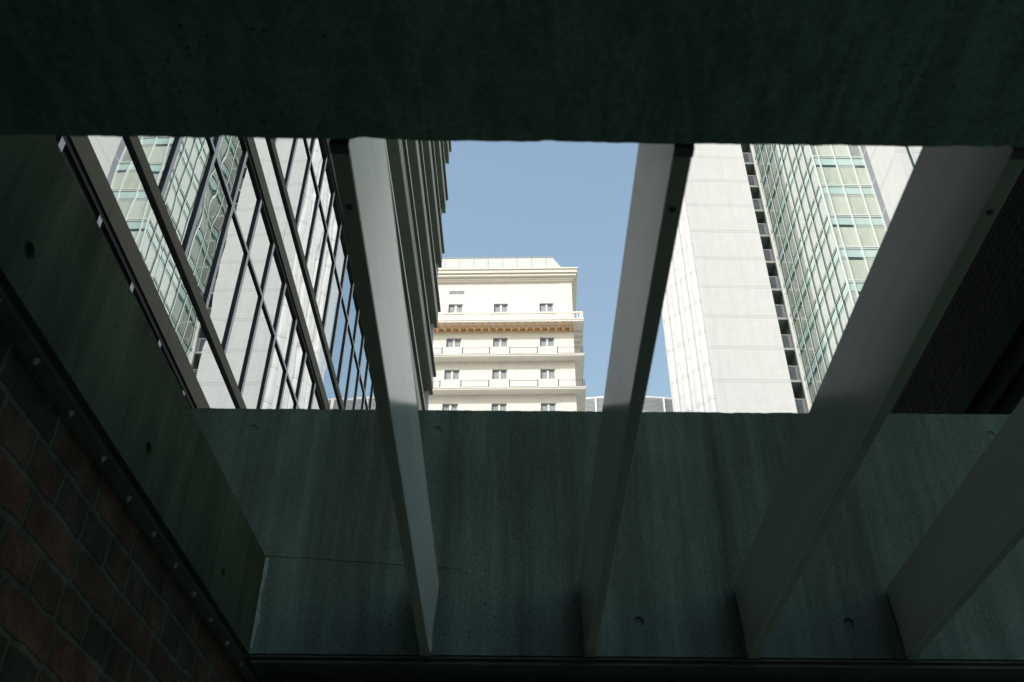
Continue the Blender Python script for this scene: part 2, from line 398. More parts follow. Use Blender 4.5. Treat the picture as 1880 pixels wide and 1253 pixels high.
# inner face at x=0 facing +x ; use rotated tie-hole builder (swap axes)
tmp = MB(); ops2 = [(-h[0] - hs2, -h[0] + hs2, h[1] - hs2, h[1] + hs2) for h in hh]
xs = sorted({-y1, -y0, *[v for o in ops2 for v in o[:2]]}); zz = sorted({0, zt - .006, *[v for o in ops2 for v in o[2:]]})
for i in range(len(xs) - 1):
    for j in range(len(zz) - 1):
        cx = (xs[i] + xs[i + 1]) / 2; cz = (zz[j] + zz[j + 1]) / 2
        if any(o[0] < cx < o[1] and o[2] < cz < o[3] for o in ops2): continue
        tmp.quad((xs[i], 0, zz[j]), (xs[i + 1], 0, zz[j]), (xs[i + 1], 0, zz[j + 1]), (xs[i], 0, zz[j + 1]))
for hy, hz in hh: tie_hole(tmp, -hy, hz, 0, hs2, .0155, .012)
off = len(mb.v); mb.v += [(-p[1], -p[0], p[2]) for p in tmp.v]
mb.f += [tuple(i + off for i in f) for f in tmp.f]; mb.m += tmp.m; mb.sm += tmp.sm
ln = rough_line(y0, y1, .012, .0006, rnd, 10)
for (ya, da), (yb, db) in zip(ln, ln[1:]):
    mb.quad((0, ya, zt - .006), (0, yb, zt - .006), (-.002, yb, zt + db), (-.002, ya, zt + da))
    mb.quad((-.002, ya, zt + da), (-.002, yb, zt + db), (-.20, yb, zt), (-.20, ya, zt))
mb.quad((0, y0, 0), (-.20, y0, 0), (-.20, y1, 0), (0, y1, 0)); mb.quad((-.20, y0, 0), (-.20, y0, zt), (-.20, y1, zt), (-.20, y1, 0))
mb.quad((0, y1, 0), (-.2, y1, 0), (-.2, y1, zt), (0, y1, zt))
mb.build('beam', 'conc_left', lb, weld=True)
tag(lb, 'low dark concrete upstand running along the left side of the opening above the brick wall', 'concrete beam')

# steel plate with bolts under the left beam
sp = empty('steel_angle', (-.737, FY, H), -LA)
mb = MB(); mb.box(-.050, -.018, -4., .2, -.010, -.003); mb.box(-.018, -.015, -4., .2, -.006, -.003)
mb.build('plate', 'plate', sp)
bm_ = MB(); bm_.cyl((0, 0, -.001), .0062, .0062, (0, 0, -1), .004, 6); bm_.cyl((0, 0, -.005), .0032, .003, (0, 0, -1), .006, 10)
b0 = bm_.build('bolt', 'zinc', sp)
for k in range(26):
    o = b0 if k == 0 else b0.copy()
    if k: C.objects.link(o); o.parent = sp
    o.location = (-.030 + random.gauss(0, .0012), .046 - .158 * k, -.009)
    o.rotation_euler = (0, 0, random.uniform(0, 3))
tag(sp, 'dark steel angle with a row of bolts along the top of the left brick wall', 'steel angle')

# brick wall on the left, inside
bw = empty('brick_wall', (-.7885, FY, 0), -LA)
mb = MB(); mb.box(-.22, 0, -6.5, .30, 0, H - .0105)
mb.build('brickwork', 'brick', bw)
tag(bw, 'old dark red brick wall with rough mortar at the lower left', 'brick wall')

# near concrete slab overhead
ns = MB(); nx0, nx1, nyb = -1.1, RX - .004, -2.4
ln = rough_line(nx0, nx1, .010, .0009, rnd, 26)
slope = .006
for (xa, da), (xb, db) in zip(ln, ln[1:]):
    ya, yb = NY + da + slope * xa, NY + db + slope * xb
    ns.quad((xa, nyb, H - .004), (xb, nyb, H - .004), (xb, yb - .006, H - .004), (xa, ya - .006, H - .004))
    ns.quad((xa, ya - .006, H - .004), (xb, yb - .006, H - .004), (xb, yb, H + .002), (xa, ya, H + .002))
    ns.quad((xa, ya, H + .002), (xb, yb, H + .002), (xb, NY + slope * xb - .003, H + .05), (xa, NY + slope * xa - .003, H + .05))
    ns.quad((xa, NY + slope * xa - .003, H + .05), (xb, NY + slope * xb - .003, H + .05), (xb, NY + slope * xb - .003, H + .28), (xa, NY + slope * xa - .003, H + .28))
    ns.quad((xa, NY + slope * xa - .003, H + .28), (xb, NY + slope * xb - .003, H + .28), (xb, nyb, H + .28), (xa, nyb, H + .28))
s0 = ns.build('concrete_slab', 'conc_soffit', weld=True)
tag(s0, 'dark board-marked concrete slab overhead filling the top of the view', 'concrete slab')

# dark steel lintel below the far beam
lt = MB()
lt.box(-.7345, RX - .01, FY + .018, FY + .16, H - .020, H - .003); lt.box(-.7345, RX - .01, FY + .004, FY + .018, H - .008, H - .003)
lt.box(-.7345, RX - .01, FY + .16, FY + .30, H - .14, H - .003)
tag(lt.build('steel_lintel', 'dark_steel', bevel=.002), 'black steel lintel under the far concrete beam at the bottom edge', 'lintel')
# blades -------------------------------------------------
BY0, BY1 = .872, FY - .012
def blade_mb(x0):
    mb = MB(); w = .0265; h = .205; c = .0016
    tw_ = .0155
    pr = [(0 + c, 0), (w - c, 0), (w, c * .7), (w + tw_, h - c), (w + tw_ - c, h), (-tw_ + c, h), (-tw_, h - c), (0, c * .7)]
    n = len(pr)
    for i in range(n):
        a, b = pr[i], pr[(i + 1) % n]
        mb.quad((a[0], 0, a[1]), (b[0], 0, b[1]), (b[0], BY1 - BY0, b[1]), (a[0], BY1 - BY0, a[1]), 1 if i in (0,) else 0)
    mb.poly([(p[0], 0, p[1]) for p in pr]); mb.poly([(p[0], BY1 - BY0, p[1]) for p in pr][::-1])
    return mb
labels = ['pale metal louvre blade reflecting brightly, first from the left, in front of the glass building',
          'narrow grey louvre blade against the blue sky between hotel and white tower',
          'wide dark louvre blade crossing the green glazed bay, second from the right',
          'short dark louvre blade cut off by the right edge of the picture']
blade0 = None
kids0 = []
for k, (bx, lab) in enumerate(zip((-.2495, .2175, .676, 1.1245), labels)):
    if k == 0:
        root = empty('louvre_blade', (bx, BY0, H), 0)
        bl = blade_mb(0).build('blade', ['blade', 'blade_edge'], root, weld=True); kids0.append(bl)
        L = BY1 - BY0
        mb = MB(); mb.box(-.0008, .0273, L - .045, L - .0445, -.0015, .0); mb.box(-.004, .0305, L + .0005, L + .011, .004, .198)
        mb.box(-.001, .0275, L - .0445, L + .011, -.003, -.0004)
        kids0.append(mb.build('end_bracket', 'blade_edge', root))
        mb = MB(); mb.box(-.0004, .0269, 0, .013, -.004, -.0004); mb.box(-.0004, .0269, -.003, -.0005, -.004, .20)
        kids0.append(mb.build('end_bracket', 'dark_steel', root))
        mb = MB(); mb.cyl((.013, .115, -.0003), .0052, .0052, (0, 0, -1), .0012, 14)
        kids0.append(mb.build('plug', 'black', root))
        mb = MB(); mb.cyl((.020, L - .04, -.003), .003, .003, (0, 0, -1), .003, 8)
        kids0.append(mb.build('bolt', 'zinc', root))
        blade0 = root
    else:
        root = blade0.copy(); C.objects.link(root); root.location = (bx, BY0, H)
        for ch in kids0:
            c = ch.copy(); C.objects.link(c); c.parent = root
    tag(root, lab, 'louvre blade', 'metal louvre blades spanning the opening')
    root.rotation_euler = (0, 0, R(.05))

# tall brick wall on the right ---------------------------
rw = empty('side_wall', (RX, 0, 0), 0)
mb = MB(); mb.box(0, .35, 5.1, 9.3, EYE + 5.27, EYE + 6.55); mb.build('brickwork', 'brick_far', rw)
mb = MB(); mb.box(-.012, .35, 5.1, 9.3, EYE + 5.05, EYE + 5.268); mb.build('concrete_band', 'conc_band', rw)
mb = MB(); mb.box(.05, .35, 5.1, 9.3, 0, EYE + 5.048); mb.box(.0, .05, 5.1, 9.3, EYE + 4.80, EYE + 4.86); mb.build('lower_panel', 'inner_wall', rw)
tag(rw, 'dark brick wall rising behind the blades at the right edge', 'brick wall')

# ---------------------------------------------------------------- mirrored glass building (left)
GA = R(1.25)
gb = empty('glass_building', (-3.1, 0, 0), -GA)
YE = 25.4; YS = -30.
def seg(y0, y1, step=1.435, gap=.006, ph=0.):
    out = []; y = math.floor((y0 - ph) / step) * step + ph
    while y < y1:
        a, b = max(y0, y + gap), min(y1, y + step)
        if b > a + .02: out.append((a, b))
        y += step
    return out
body = MB()
body.box(-14., -.42, YS, YE - .02, 0, 46); body.box(-.42, -.16, YS, YE - .3, 0, EYE + 14.9)
body.box(-.16, .03, YS, 3.48, 0, EYE + 15.); body.build('building_body', 'black', gb)  # near end is an unseen black block, added to cut light on the blades
A = [1.90, 5.13, 8.36, 11.60]; FLH = 3.235
GY0 = 4.261 - .7175
ys_m = [GY0 + .7175 * k for k in range(0, 34)]
GEND = YE - .35
M['ground_glass'] = plain('dark_ground_glass', (.010, .014, .012), .35, 0, .12)
PM = ['mirror']
def pane(y0, y1, z0, z1, name='window_pane', off=0.):
    mb = MB(); a = random.gauss(0, .0010); b = random.gauss(0, .0010); L = (y1 - y0) / 2; hz = (z1 - z0) / 2
    def X(sy, sz): return off + a * sy * L + b * sz * hz
    mb.quad((X(-1, -1), y0, z0), (X(1, -1), y1, z0), (X(1, 1), y1, z1), (X(-1, 1), y0, z1))
    mb.quad((-.02, y0, z0), (-.02, y0, z1), (-.02, y1, z1), (-.02, y1, z0))
    o = mb.build(name, PM[0], gb); return o
finN = 0
for k, za in enumerate(A):
    PM[0] = 'ground_glass' if k == 0 else 'mirror'
    z = za + EYE; p = .062 if k == 3 else .048
    # fin A (sill), fin B
    for (zz0, hgt, pp, nm) in ((z, .205, p, 'lower_fin'), (z + .80, .135, .028, 'upper_fin')):
        mb = MB()
        for (a, b) in seg(3.5, GEND, 1.435, .005, .72 if nm[0] == 'l' else .1):
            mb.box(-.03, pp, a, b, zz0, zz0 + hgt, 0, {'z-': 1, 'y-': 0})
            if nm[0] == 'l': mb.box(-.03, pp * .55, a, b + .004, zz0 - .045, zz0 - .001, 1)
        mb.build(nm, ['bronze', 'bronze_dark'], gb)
    # spandrel between A and B
    for (a, b) in seg(3.5, GEND, 2.87, .004, .3): pane(a, b, z + .21, z + .80, 'spandrel_pane')
    if k == 3: top = EYE + 14.9
    else: top = A[k + 1] + EYE - .046
    zb = z + .935
    zt_ = z + 2.33
    for i in range(len(ys_m) - 1):
        a, b = ys_m[i] + .012, ys_m[i + 1] - .012
        if b > GEND or a > 17.5: break
        if k == 0 and a > 10: break
        pane(a, b, zb + .002, top - .002, 'window_pane')
    if a < GEND:
        mb = MB(); mb.quad((0, a, zb), (0, GEND, zb), (0, GEND, top), (0, a, top)); mb.build('window_pane', PM[0], gb)
    for i in range(len(ys_m)):
        yy = ys_m[i]
        if yy > GEND: break
        if k == 0 and yy > 10.5: break
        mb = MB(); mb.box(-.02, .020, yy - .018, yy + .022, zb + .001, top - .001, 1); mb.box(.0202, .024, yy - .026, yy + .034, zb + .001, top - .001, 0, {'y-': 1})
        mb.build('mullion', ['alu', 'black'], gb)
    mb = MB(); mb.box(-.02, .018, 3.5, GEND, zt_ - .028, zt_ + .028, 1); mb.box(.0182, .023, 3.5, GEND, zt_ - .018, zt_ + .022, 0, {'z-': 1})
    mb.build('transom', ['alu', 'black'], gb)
# upper floors with projecting hoods
for k in range(-1, 9):
    z = EYE + 18.06 + 2.745 * k
    last = YE
    mb = MB()
    mb.box(-.42, .055, 1., last, z, z + .05, 0, {'x+': 2})
    for q in range(4, 17): mb.box(-.30, .05, 1.4 * q, 1.4 * q + .012, z - .002, z - .0001, 1)
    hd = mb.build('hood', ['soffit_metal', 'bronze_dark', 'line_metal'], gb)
    mb = MB(); mb.box(-.42, -.02, 1., last - .012, z + .051, z + .20); mb.box(-.42, -.015, 1., last - .012, z + .61, z + .72)
    mb.build('shadow_gap', 'bronze_dark', hd)
    mb = MB()
    for (a, b) in seg(1., last - .01, 2.87, .008, .9 * k): mb.box(-.42, .045, a, b, z + .205, z + .60)
    mb.build('fascia', 'hood_band', hd)
    if k == 0:
        mb = MB(); mb.box(.046, .052, 1., last - .02, z + .36, z + .47); mb.build('glint_strip', 'polished', hd)  # added strip on this floor alone, standing in for its bright reflected streak
    mb = MB()
    for (a, b) in seg(1., last + .03, 2.87, .008, .4 * k): mb.box(-.42, .115, a, b, z + .72, z + .845, 0, {'z-': 1})
    mb.build('upper_fin', ['line_metal', 'soffit_metal'], hd)
    # recessed glazing above this hood
    mb = MB(); mb.box(-.30, -.27, 1., YE - .25, z + .85, z + 2.74)
    mb.build('recessed_glazing', 'mirror', gb)
    mb = MB(); mb.box(-.42, -.06, YE - .24, YE - .03, z + .85, z + 2.743)
    mb.build('corner_panel', 'grey_panel', gb)
mb = MB(); mb.box(-.42, -.06, YE - .30, YE - .03, 0, EYE + 15.30); mb.build('corner_panel', 'grey_panel', gb)
tag(gb, 'mirrored glass office building on the left with bronze fins and stepped hoods', 'building')

# ---------------------------------------------------------------- white apartment tower with green glazed bay
tw = empty('apartment_tower', (16., 61.4, 0), R(.7))
FH = 3.2714; TOP = 92.
def tp(o): return o
mb = MB(); mb.box(-.29, 5.73, 0, .6, 0, TOP, 0, {'x+': 1}); mb.box(-.29, 5.73, .6, 9., 0, TOP, 0, {'x+': 1})
mb = MB(); mb.box(-.29, 5.73, 0, 10., 0, TOP, 0, {'x+': 1, 'y-': 0}); mb.build('front_wall', ['tile', 'tile_x'], tw)
# chamfered corner wall in its own frame so tiles follow it
cl = 4.14; ca = math.atan2(3.32, -3.02); cex = -.29 + cl * math.cos(ca); cey = cl * math.sin(ca)
ch = MB(); ch.box(0, cl, -.5, 0, 0, TOP)
cw = ch.build('corner_wall', 'tile_ch', tw); cw.location = (-.29, -.003, 0); cw.rotation_euler = (0, 0, ca)
mb = MB(); bp_ = [(cex, cey), (cex + 2.35, cey + 10.6), (-.4, cey + 10.6), (-.4, cey - .6)]
for a, b in zip(bp_, bp_[1:]): mb.quad((a[0], a[1], 0), (b[0], b[1], 0), (b[0], b[1], TOP), (a[0], a[1], TOP))
mb.build('rear_wall', 'tile_x', tw)
for k, s in enumerate((.38, 1.48, 2.58, 3.68)):
    # rounded rib: flattened half cylinder standing against the corner wall
    mb = MB(); n = 10; rr = .34; dp = .20
    for i in range(n):
        a0, a1 = math.pi * i / n, math.pi * (i + 1) / n
        p0 = (rr * math.cos(a0), dp * math.sin(a0) ** .7); p1 = (rr * math.cos(a1), dp * math.sin(a1) ** .7 if i < n - 1 else 0)
        # split at floor joints with shadow grooves
        z = 0; zj = [2.6 + FH * q for q in range(-1, 28)]
        lv = [0] + [v for v in zj if 0 < v < TOP] + [TOP]
        for a, b in zip(lv, lv[1:]):
            a2 = a + .035 if a > 0 else 0
            b2 = b - .0 if b == TOP else b
            mb.quad((p0[0], p0[1], a2), (p1[0], p1[1], a2), (p1[0], p1[1], b2), (p0[0], p0[1], b2), 0, True)
            if a > 0: mb.quad((p0[0] * .9, p0[1] * .9, a), (p1[0] * .9, p1[1] * .9, a), (p1[0] * .9, p1[1] * .9, a2), (p0[0] * .9, p0[1] * .9, a2), 0, True)
    o = mb.build('pilaster', 'tile_rib', tw)
    o.location = (-.29 + math.cos(ca) * s, -.003 + math.sin(ca) * s, 0); o.rotation_euler = (0, 0, ca)
# balcony recess + balconies
mb = MB(); mb.box(5.74, 7.9, 4.6, 5.0, 0, TOP); mb.build('recess_wall', 'slab_dark', tw)
mb = MB(); mb.box(7.49, 7.72, 1.55, 4.6, 0, TOP); mb.box(7.28, 7.485, 1.62, 1.95, 0, TOP); mb.build('recess_pier', 'white', tw)
zb0 = EYE + 69.80
for k in range(-5, 18):
    z = zb0 - FH * k
    if z < 4: break
    mb = MB(); mb.box(5.735, 7.275, 1.95, 4.6, z - .22, z, 0, {'y-': 1})
    o = mb.build('balcony', ['slab_dark', 'white'], tw)
    mb = MB(); mb.box(5.735, 6.95, 1.96, 1.975, z + .02, z + 1.32); mb.box(6.98, 7.26, 1.96, 1.975, z + .02, z + 1.32, 1); mb.build('railing_glass', ['rail_glass', 'grey_panel'], o)  # paler end pane stands in for a reflection in the rail glass
    mb = MB(); mb.box(5.735, 7.275, 1.93, 2.0, z + 1.33, z + 1.40); mb.build('handrail', 'white', o)
    mb = MB(); mb.box(6.1, 7.3, 4.50, 4.59, z + .1, z + 2.3); mb.build('balcony_door', 'darkgap', o)
# glazed side (facing -x) and front of the bay
GX = 7.42; GFY = -10.2; GRX = 11.49
t0 = EYE + 56.54; TH = 3.31
levels = [t0 + TH * q for q in range(-16, 11)]
for q, z in enumerate(levels):
    if z < 5 or z > TOP - TH: continue
    mb = MB()
    for za_, zb_, mi_ in ((.1, 2.0, 0), (2.0, 2.38, 1), (2.38, TH - .1, 2)): mb.quad((GX, 1.5, z + za_), (GX, GFY + .1, z + za_), (GX, GFY + .1, z + zb_), (GX, 1.5, z + zb_), mi_)
    mb.build('side_glazing', ['glass_blind', 'glass_dark', 'glass_teal'], tw)
    mb = MB(); mb.box(GX - .030, GX + .05, GFY - .03, 1.5, z - .035, z + .035)
    for zq in (-.11, .07): mb.box(GX - .045, GX + .05, GFY - .03, 1.5, z + zq, z + zq + .028, 1)
    mb.box(GX - .022, GX + .02, GFY, 1.5, z + 2.38, z + 2.405, 1)
    mb.build('side_transom', ['mull_w', 'darkgap'], tw)
    mb = MB(); mb.box(GX - .034, GRX, GFY - .034, GFY + .05, z - .12, z - .04); mb.box(GX - .034, GRX, GFY - .034, GFY + .05, z + .04, z + .12)
    mb.box(GX, GRX, GFY - .01, GFY + .05, z - .04, z + .04, 1)
    mb.build('front_transom', ['mull_w', 'darkgap'], tw)
    rr_ = random.Random(q)
    edges = [GX + .02, 7.93, 9.2, 10.5, GRX - .02]
    for i in range(4):
        a, b = edges[i], edges[i + 1]
        low = rr_.choice(['blind', 'blind', 'blind3', 'blind', 'blind2'] if q % 4 == 1 else ['blind', 'blind', 'blind3'])
        gp = rr_.random() < .3 or i == 2
        mb = MB(); mb.box(a + .002, b - .002, GFY + .055, GFY + .11, z + 2.14, z + 2.39, 0); mb.build('shadow_gap', 'greygap' if gp else 'darkgap', tw)
        mb = MB(); mb.box(a, b, GFY + .06, GFY + .10, z + .12, z + 2.13)
        mb.build('blind', low, tw)
    mb = MB(); mb.box(GX + .02, GRX - .02, GFY + .035, GFY + .1, z + 2.40, z + TH - .12); mb.build('spandrel', 'teal', tw)
for yy in [-10.2 + .02 + 1.42 * q + 1.22 for q in range(0, 8)]:
    mb = MB(); mb.box(GX - .10, GX + .04, yy - .045, yy + .045, 3, TOP - 1); mb.box(GX - .085, GX + .03, yy - .058, yy - .046, 3, TOP - 1, 1); mb.build('mullion', ['mull_w', 'darkgap'], tw)
for xx in (GX + .03, 7.93, 9.2, 10.5, GRX - .03):
    mb = MB(); mb.box(xx - .045, xx + .045, GFY - .10, GFY + .05, 3, TOP - 1); mb.box(xx + .046, xx + .058, GFY - .08, GFY + .05, 3, TOP - 1, 1); mb.build('mullion', ['mull_w', 'darkgap'], tw)
mb = MB(); mb.box(GX - .04, GX + .03, GFY - .04, GFY + .0, 3, TOP - 1.5); mb.build('corner_post', 'mull_w', tw)
mb = MB(); mb.box(GX + .055, GRX, GFY + .12, 4.6, 0, TOP); mb.build('glazed_wing_body', 'slab_dark', tw)
# white block to the right with the grey strip
mb = MB(); mb.box(GRX, GRX + .1, -11.05, GFY + .12, 0, TOP)
for z in levels: pass
mb.build('grey_strip', 'strip', tw)
mb = MB()
for z in levels: mb.box(GRX - .02, GRX, -11.05, GFY - .04, z - .10, z - .04); mb.box(GRX - .02, GRX, -11.05, GFY - .04, z + .04, z + .10)
mb.build('strip_joint', 'mull_w', tw)
mb = MB(); mb.box(GRX, 24., -14.9, -11.051, 0, TOP, 0, {'x-': 1}); mb.box(GRX + .1, 24., -11.05, 4., 0, TOP, 0); mb.build('side_block', ['tile', 'tile_x'], tw)
mb = MB(); mb.box(GRX + .75, GRX + .95, -14.93, -14.88, 3, TOP - 2); mb.box(GRX + .95, GRX + 1.0, -15.0, -14.9, 3, TOP - 2, 1); mb.build('window_strip', ['darkgap', 'mull_w'], tw)
tag(tw, 'tall white tiled apartment tower on the right with green glazed bay and balconies', 'building')

# ---------------------------------------------------------------- cream hotel
ht = empty('hotel', (4.03, 50., 0), R(-1.6))
def E(z): return z + EYE
W0 = -17.; 
cols = [(-8.33 - 3.06, -7.36 - 3.06), (-8.33, -7.36), (-5.27, -4.32), (-2.20, -1.26)]
rows = [(42.37, 43.25), (39.55, 40.30), (36.93, 37.71), (34.28, 35.06), (31.66, 32.44), (29.04, 29.82), (26.42, 27.20)]
mb = MB(); ops = [(a, b, E(c), E(d)) for a, b in cols for c, d in rows] + [(a + .0, b + .05, E(44.115), E(44.44)) for a, b in cols[1:2]]
holed_wall(mb, W0, 0, 0, E(45.2), 0, ops, .16, 0)
mb.quad((0, 0, 0), (0, 14, 0), (0, 14, E(45.2)), (0, 0, E(45.2))); mb.quad((W0, 0, 0), (W0, 0, E(45.2)), (W0, 14, E(45.2)), (W0, 14, 0))
mb.quad((W0, 14, 0), (W0, 14, E(45.2)), (0, 14, E(45.2)), (0, 14, 0)); mb.build('wall', 'cream', ht)
mb = MB(); mb.box(W0 + .1, -.1, .17, 13.9, 0, E(45.1)); mb.build('inner_core', 'shaded_grey', ht)
# faint pilaster strip at the right corner
mb = MB(); mb.box(-.94, .012, -.02, -.001, E(41.75), E(45.2))
for a, b in ((38.5, 40.7), (35.9, 38.28), (33.2, 35.66), (20, 33.0)): mb.box(-.92, .012, -.018, -.001, E(a), E(b))
mb.build('corner_pilaster', 'cream_w', ht)
# cornice: stepped profile round front and right side
mb = MB()
for z0, z1, p in ((45.155, 45.24, .16), (45.24, 45.36, .22), (45.36, 45.42, .19), (45.42, 45.56, .42), (45.56, 45.62, .36), (45.62, 45.88, .52), (45.88, 45.99, .60)):
    mb.box(W0, p * .75, -p, 14.2, E(z0), E(z1) - .001)
mb.build('cornice', 'cream_w', ht)
# roof
mb = MB(); zt0, zt1 = E(45.99), E(48.07)
x0, x1, y0, y1 = W0, -.28, .05, 14
X0, X1, Y0_, Y1_ = W0, -1.24, .62, 13.3
mb.quad((x0, y0, zt0), (x1, y0, zt0), (X1, Y0_, zt1), (X0, Y0_, zt1)); mb.quad((x1, y0, zt0), (x1, y1, zt0), (X1, Y1_, zt1), (X1, Y0_, zt1))
mb.quad((X0, Y0_, zt1), (X1, Y0_, zt1), (X1, Y1_, zt1), (X0, Y1_, zt1)); mb.quad((x1, y1, zt0), (x0, y1, zt0), (X0, Y1_, zt1), (X1, Y1_, zt1))
rf = mb.build('roof', 'roofp', ht)
mb = MB()
for q in range(16):
    xx = W0 + 1.02 * q
    if xx < X1 - .1: 
        mb.quad((xx, y0 - .012, zt0), (xx + .03, y0 - .012, zt0), (xx + .03, Y0_ - .012, zt1), (xx, Y0_ - .012, zt1))
mb.box(X0, X1 + .03, Y0_ - .04, Y0_ + .05, zt1 - .02, zt1 + .05); mb.build('roof_seam', 'slat', rf)
# vents
for a, b in cols[1:2]:
    mb = MB()
    for q in range(5): mb.box(a, b + .05, .02, .10, E(44.125 + .062 * q), E(44.165 + .062 * q))
    mb.box((a + b) / 2 + .01, (a + b) / 2 + .04, .015, .02, E(44.115), E(44.44)); mb.build('vent', 'grey_panel', ht)
# windows
def window(a, b, c, d):
    mb = MB(); t = .045; y = .085
    mb.box(a, b, y, y + .05, d - .07, d); mb.box(a, a + .06, y, y + .05, c, d - .07)  # top and left bars dark grey: the reveal's shadow painted in
    mb.box(b - .05, b, y, y + .05, c, d - .07, 1); mb.box(a + .06, b - .05, y, y + .05, c, c + .05, 1)
    m_ = (a + b) / 2; mb.box(m_ - .065, m_ + .065, y - .012, y + .045, c + .05, d - .07, 1)
    f = mb.build('window', ['shaded_grey', 'white'], ht)
    mb = MB(); mb.quad((a, y + .03, c), (b, y + .03, c), (b, y + .03, d), (a, y + .03, d)); 
    mb.build('pane', 'pane', f)
    mb = MB(); rr = random.Random(int(a * 100 + c)); n = 14; y2 = y + .022
    for lo, hi in ((a + .07, m_ - .08), (m_ + .08, b - .06)):
        drop = rr.uniform(.0, .18)
        for i in range(n):
            u0 = lo + (hi - lo) * i / n; u1 = lo + (hi - lo) * (i + 1) / n
            zc = d - .09 - drop * (1 - abs(2 * (i + .5) / n - 1)) - .05
            mb.quad((u0, y2 + .004 * (i % 2), c + .05), (u1, y2 + .004 * ((i + 1) % 2), c + .05), (u1, y2 + .004 * ((i + 1) % 2), zc), (u0, y2 + .004 * (i % 2), zc))
    mb.build('curtain', 'curtain', f)
for a, b in cols[1:]:
    for c, d in rows[:6]: window(a, b, E(c), E(d))
# balconies
for zi in (38.32, 35.70, 33.08, 30.46):
    z = E(zi)
    mb = MB(); mb.box(W0, .60, -.60, -.001, z, z + .165); mb.box(.001, .60, -.001, 10, z, z + .165); mb.box(W0, .63, -.63, -.60, z + .10, z + .17)
    mb.box(.60, .63, -.60, 10, z + .10, z + .17)
    for xj in (-8.9, -6.85, -3.55): mb.box(xj, xj + .02, -.58, -.02, z - .006, z)
    o = mb.build('balcony', 'cream_w', ht)
    for a, b in cols[1:]:
        pa, pb = a - .18, b + .17
        mb = MB(); mb.box(pa + .03, pb - .03, -.60, -.54, z + .17, z + .66)
        mb.build('parapet_panel', 'cream_w', o)
    pl = sorted([v for a, b in cols[1:] for v in (a - .18, b + .17)])
    spans = [(W0 + .2, pl[0])] + [(pl[i], pl[i + 1]) for i in range(1, len(pl) - 1, 2)] + [(pl[-1], .57)]
    for k, (a, b) in enumerate(spans):
        mb = MB()
        for xx in (a, b - .0 if k < 3 else .42): mb.box(xx - .032, xx + .032, -.605, -.56, z + .17, z + .74)
        mb.box(a, b, -.585, -.565, z + .68, z + .70); mb.box(a, b, -.585, -.565, z + .22, z + .235)
        if k == 3:
            mb.box(.545, .565, -.57, 9.5, z + .68, z + .70); mb.box(.38, .57, -.585, -.565, z + .45, z + .47)
            for q in range(8): mb.box(.545, .565, -.56 + 1.2 * q, -.53 + 1.2 * q, z + .17, z + .70)
        r_ = mb.build('railing', 'railing', o)
        mb = MB(); n = int((b - a) / .11)
        for q in range(1, n): xx = a + (b - a) * q / n; mb.box(xx - .004, xx + .004, -.58, -.572, z + .23, z + .68)
        mb.build('railing_bars', 'alu', tw if False else ht).parent = o
# balustrade gallery with corbels
z = E(41.0)
mb = MB(); mb.box(W0, .66, -.80, -.001, z, z + .20); mb.box(.001, .66, -.001, 11, z, z + .20); mb.box(W0, .69, -.83, -.80, z + .12, z + .24); mb.box(.66, .69, -.8, 11, z + .12, z + .24)
gal = mb.build('gallery', 'cream_w', ht)
mb = MB(); mb.box(W0, .66, -.80, -.68, z + .70, z + .81); mb.box(.54, .66, -.68, 11, z + .70, z + .81)
solid = [(-12, cols[1][0] - .2), (cols[1][1] + .15, cols[2][0] - .15), (cols[2][1] + .15, cols[3][0] - .15), (cols[3][1] + .15, -.08), (.40, .64)]
for a, b in solid: mb.box(a, b, -.78, -.70, z + .2, z + .70)
mb.box(.56, .64, -.70, 11, z + .2, z + .70)
for q in range(62):
    mb.box(-13. + .22 * q, -13. + .22 * q + .12, -.80, -.70, z + .81, z + .85)
mb.build('balustrade', 'cream_w', gal)
mb = MB()
for a, b in [(cols[1][0] - .18, cols[1][1] + .13), (cols[2][0] - .13, cols[2][1] + .13), (cols[3][0] - .13, cols[3][1] + .13), (-.06, .38)]:
    n = max(2, int((b - a) / .19))
    for q in range(n):
        xx = a + (b - a) * (q + .5) / n
        for h0, h1, r0, r1 in ((.2, .28, .05, .03), (.28, .42, .035, .055), (.42, .70, .055, .03)):
            mb.cyl((xx, -.74, z + h0), r0, r1, (0, 0, 1), h1 - h0, 8, 0, False)
mb.build('balusters', 'cream_w', gal)
cb_ = MB(); cb_.box(-.10, .10, -.68, -.02, -.14, -.002); cb_.box(-.08, .08, -.55, -.02, -.24, -.141)
c0 = cb_.build('corbel', 'terra', gal)
for q in range(26):
    o = c0 if q == 0 else c0.copy()
    if q: C.objects.link(o); o.parent = gal
    o.location = (-.17 - .487 * q, 0, z)
cs_ = MB(); cs_.box(.02, .58, -.10, .10, -.14, -.002)
c1 = cs_.build('side_corbel', 'cream_w', gal)
for q in range(16):
    o = c1 if q == 0 else c1.copy()
    if q: C.objects.link(o); o.parent = gal
    o.location = (0, .35 + .6 * q, z)
mb = MB(); mb.box(W0, .02, -.06, -.002, z - .20, z - .002); mb.build('terracotta_band', 'terra', gal)
mb = MB()
for q in range(60):
    xx = -.1 - .2435 * q; n = 8
    pts = [(xx, -.022, z - .20)] + [(xx - .12 + .115 * math.cos(math.pi * i / n), -.022, z - .20 - .10 * math.sin(math.pi * i / n)) for i in range(n + 1)]
    mb.poly(pts[1:])
mb.build('corbel_shadow_scallops', 'cream_w', gal)  # added scallops shaping the wavy shadow edge beneath the corbels
tag(ht, 'cream hotel facade straight ahead with balconies, terracotta corbels and a balustraded gallery', 'building')

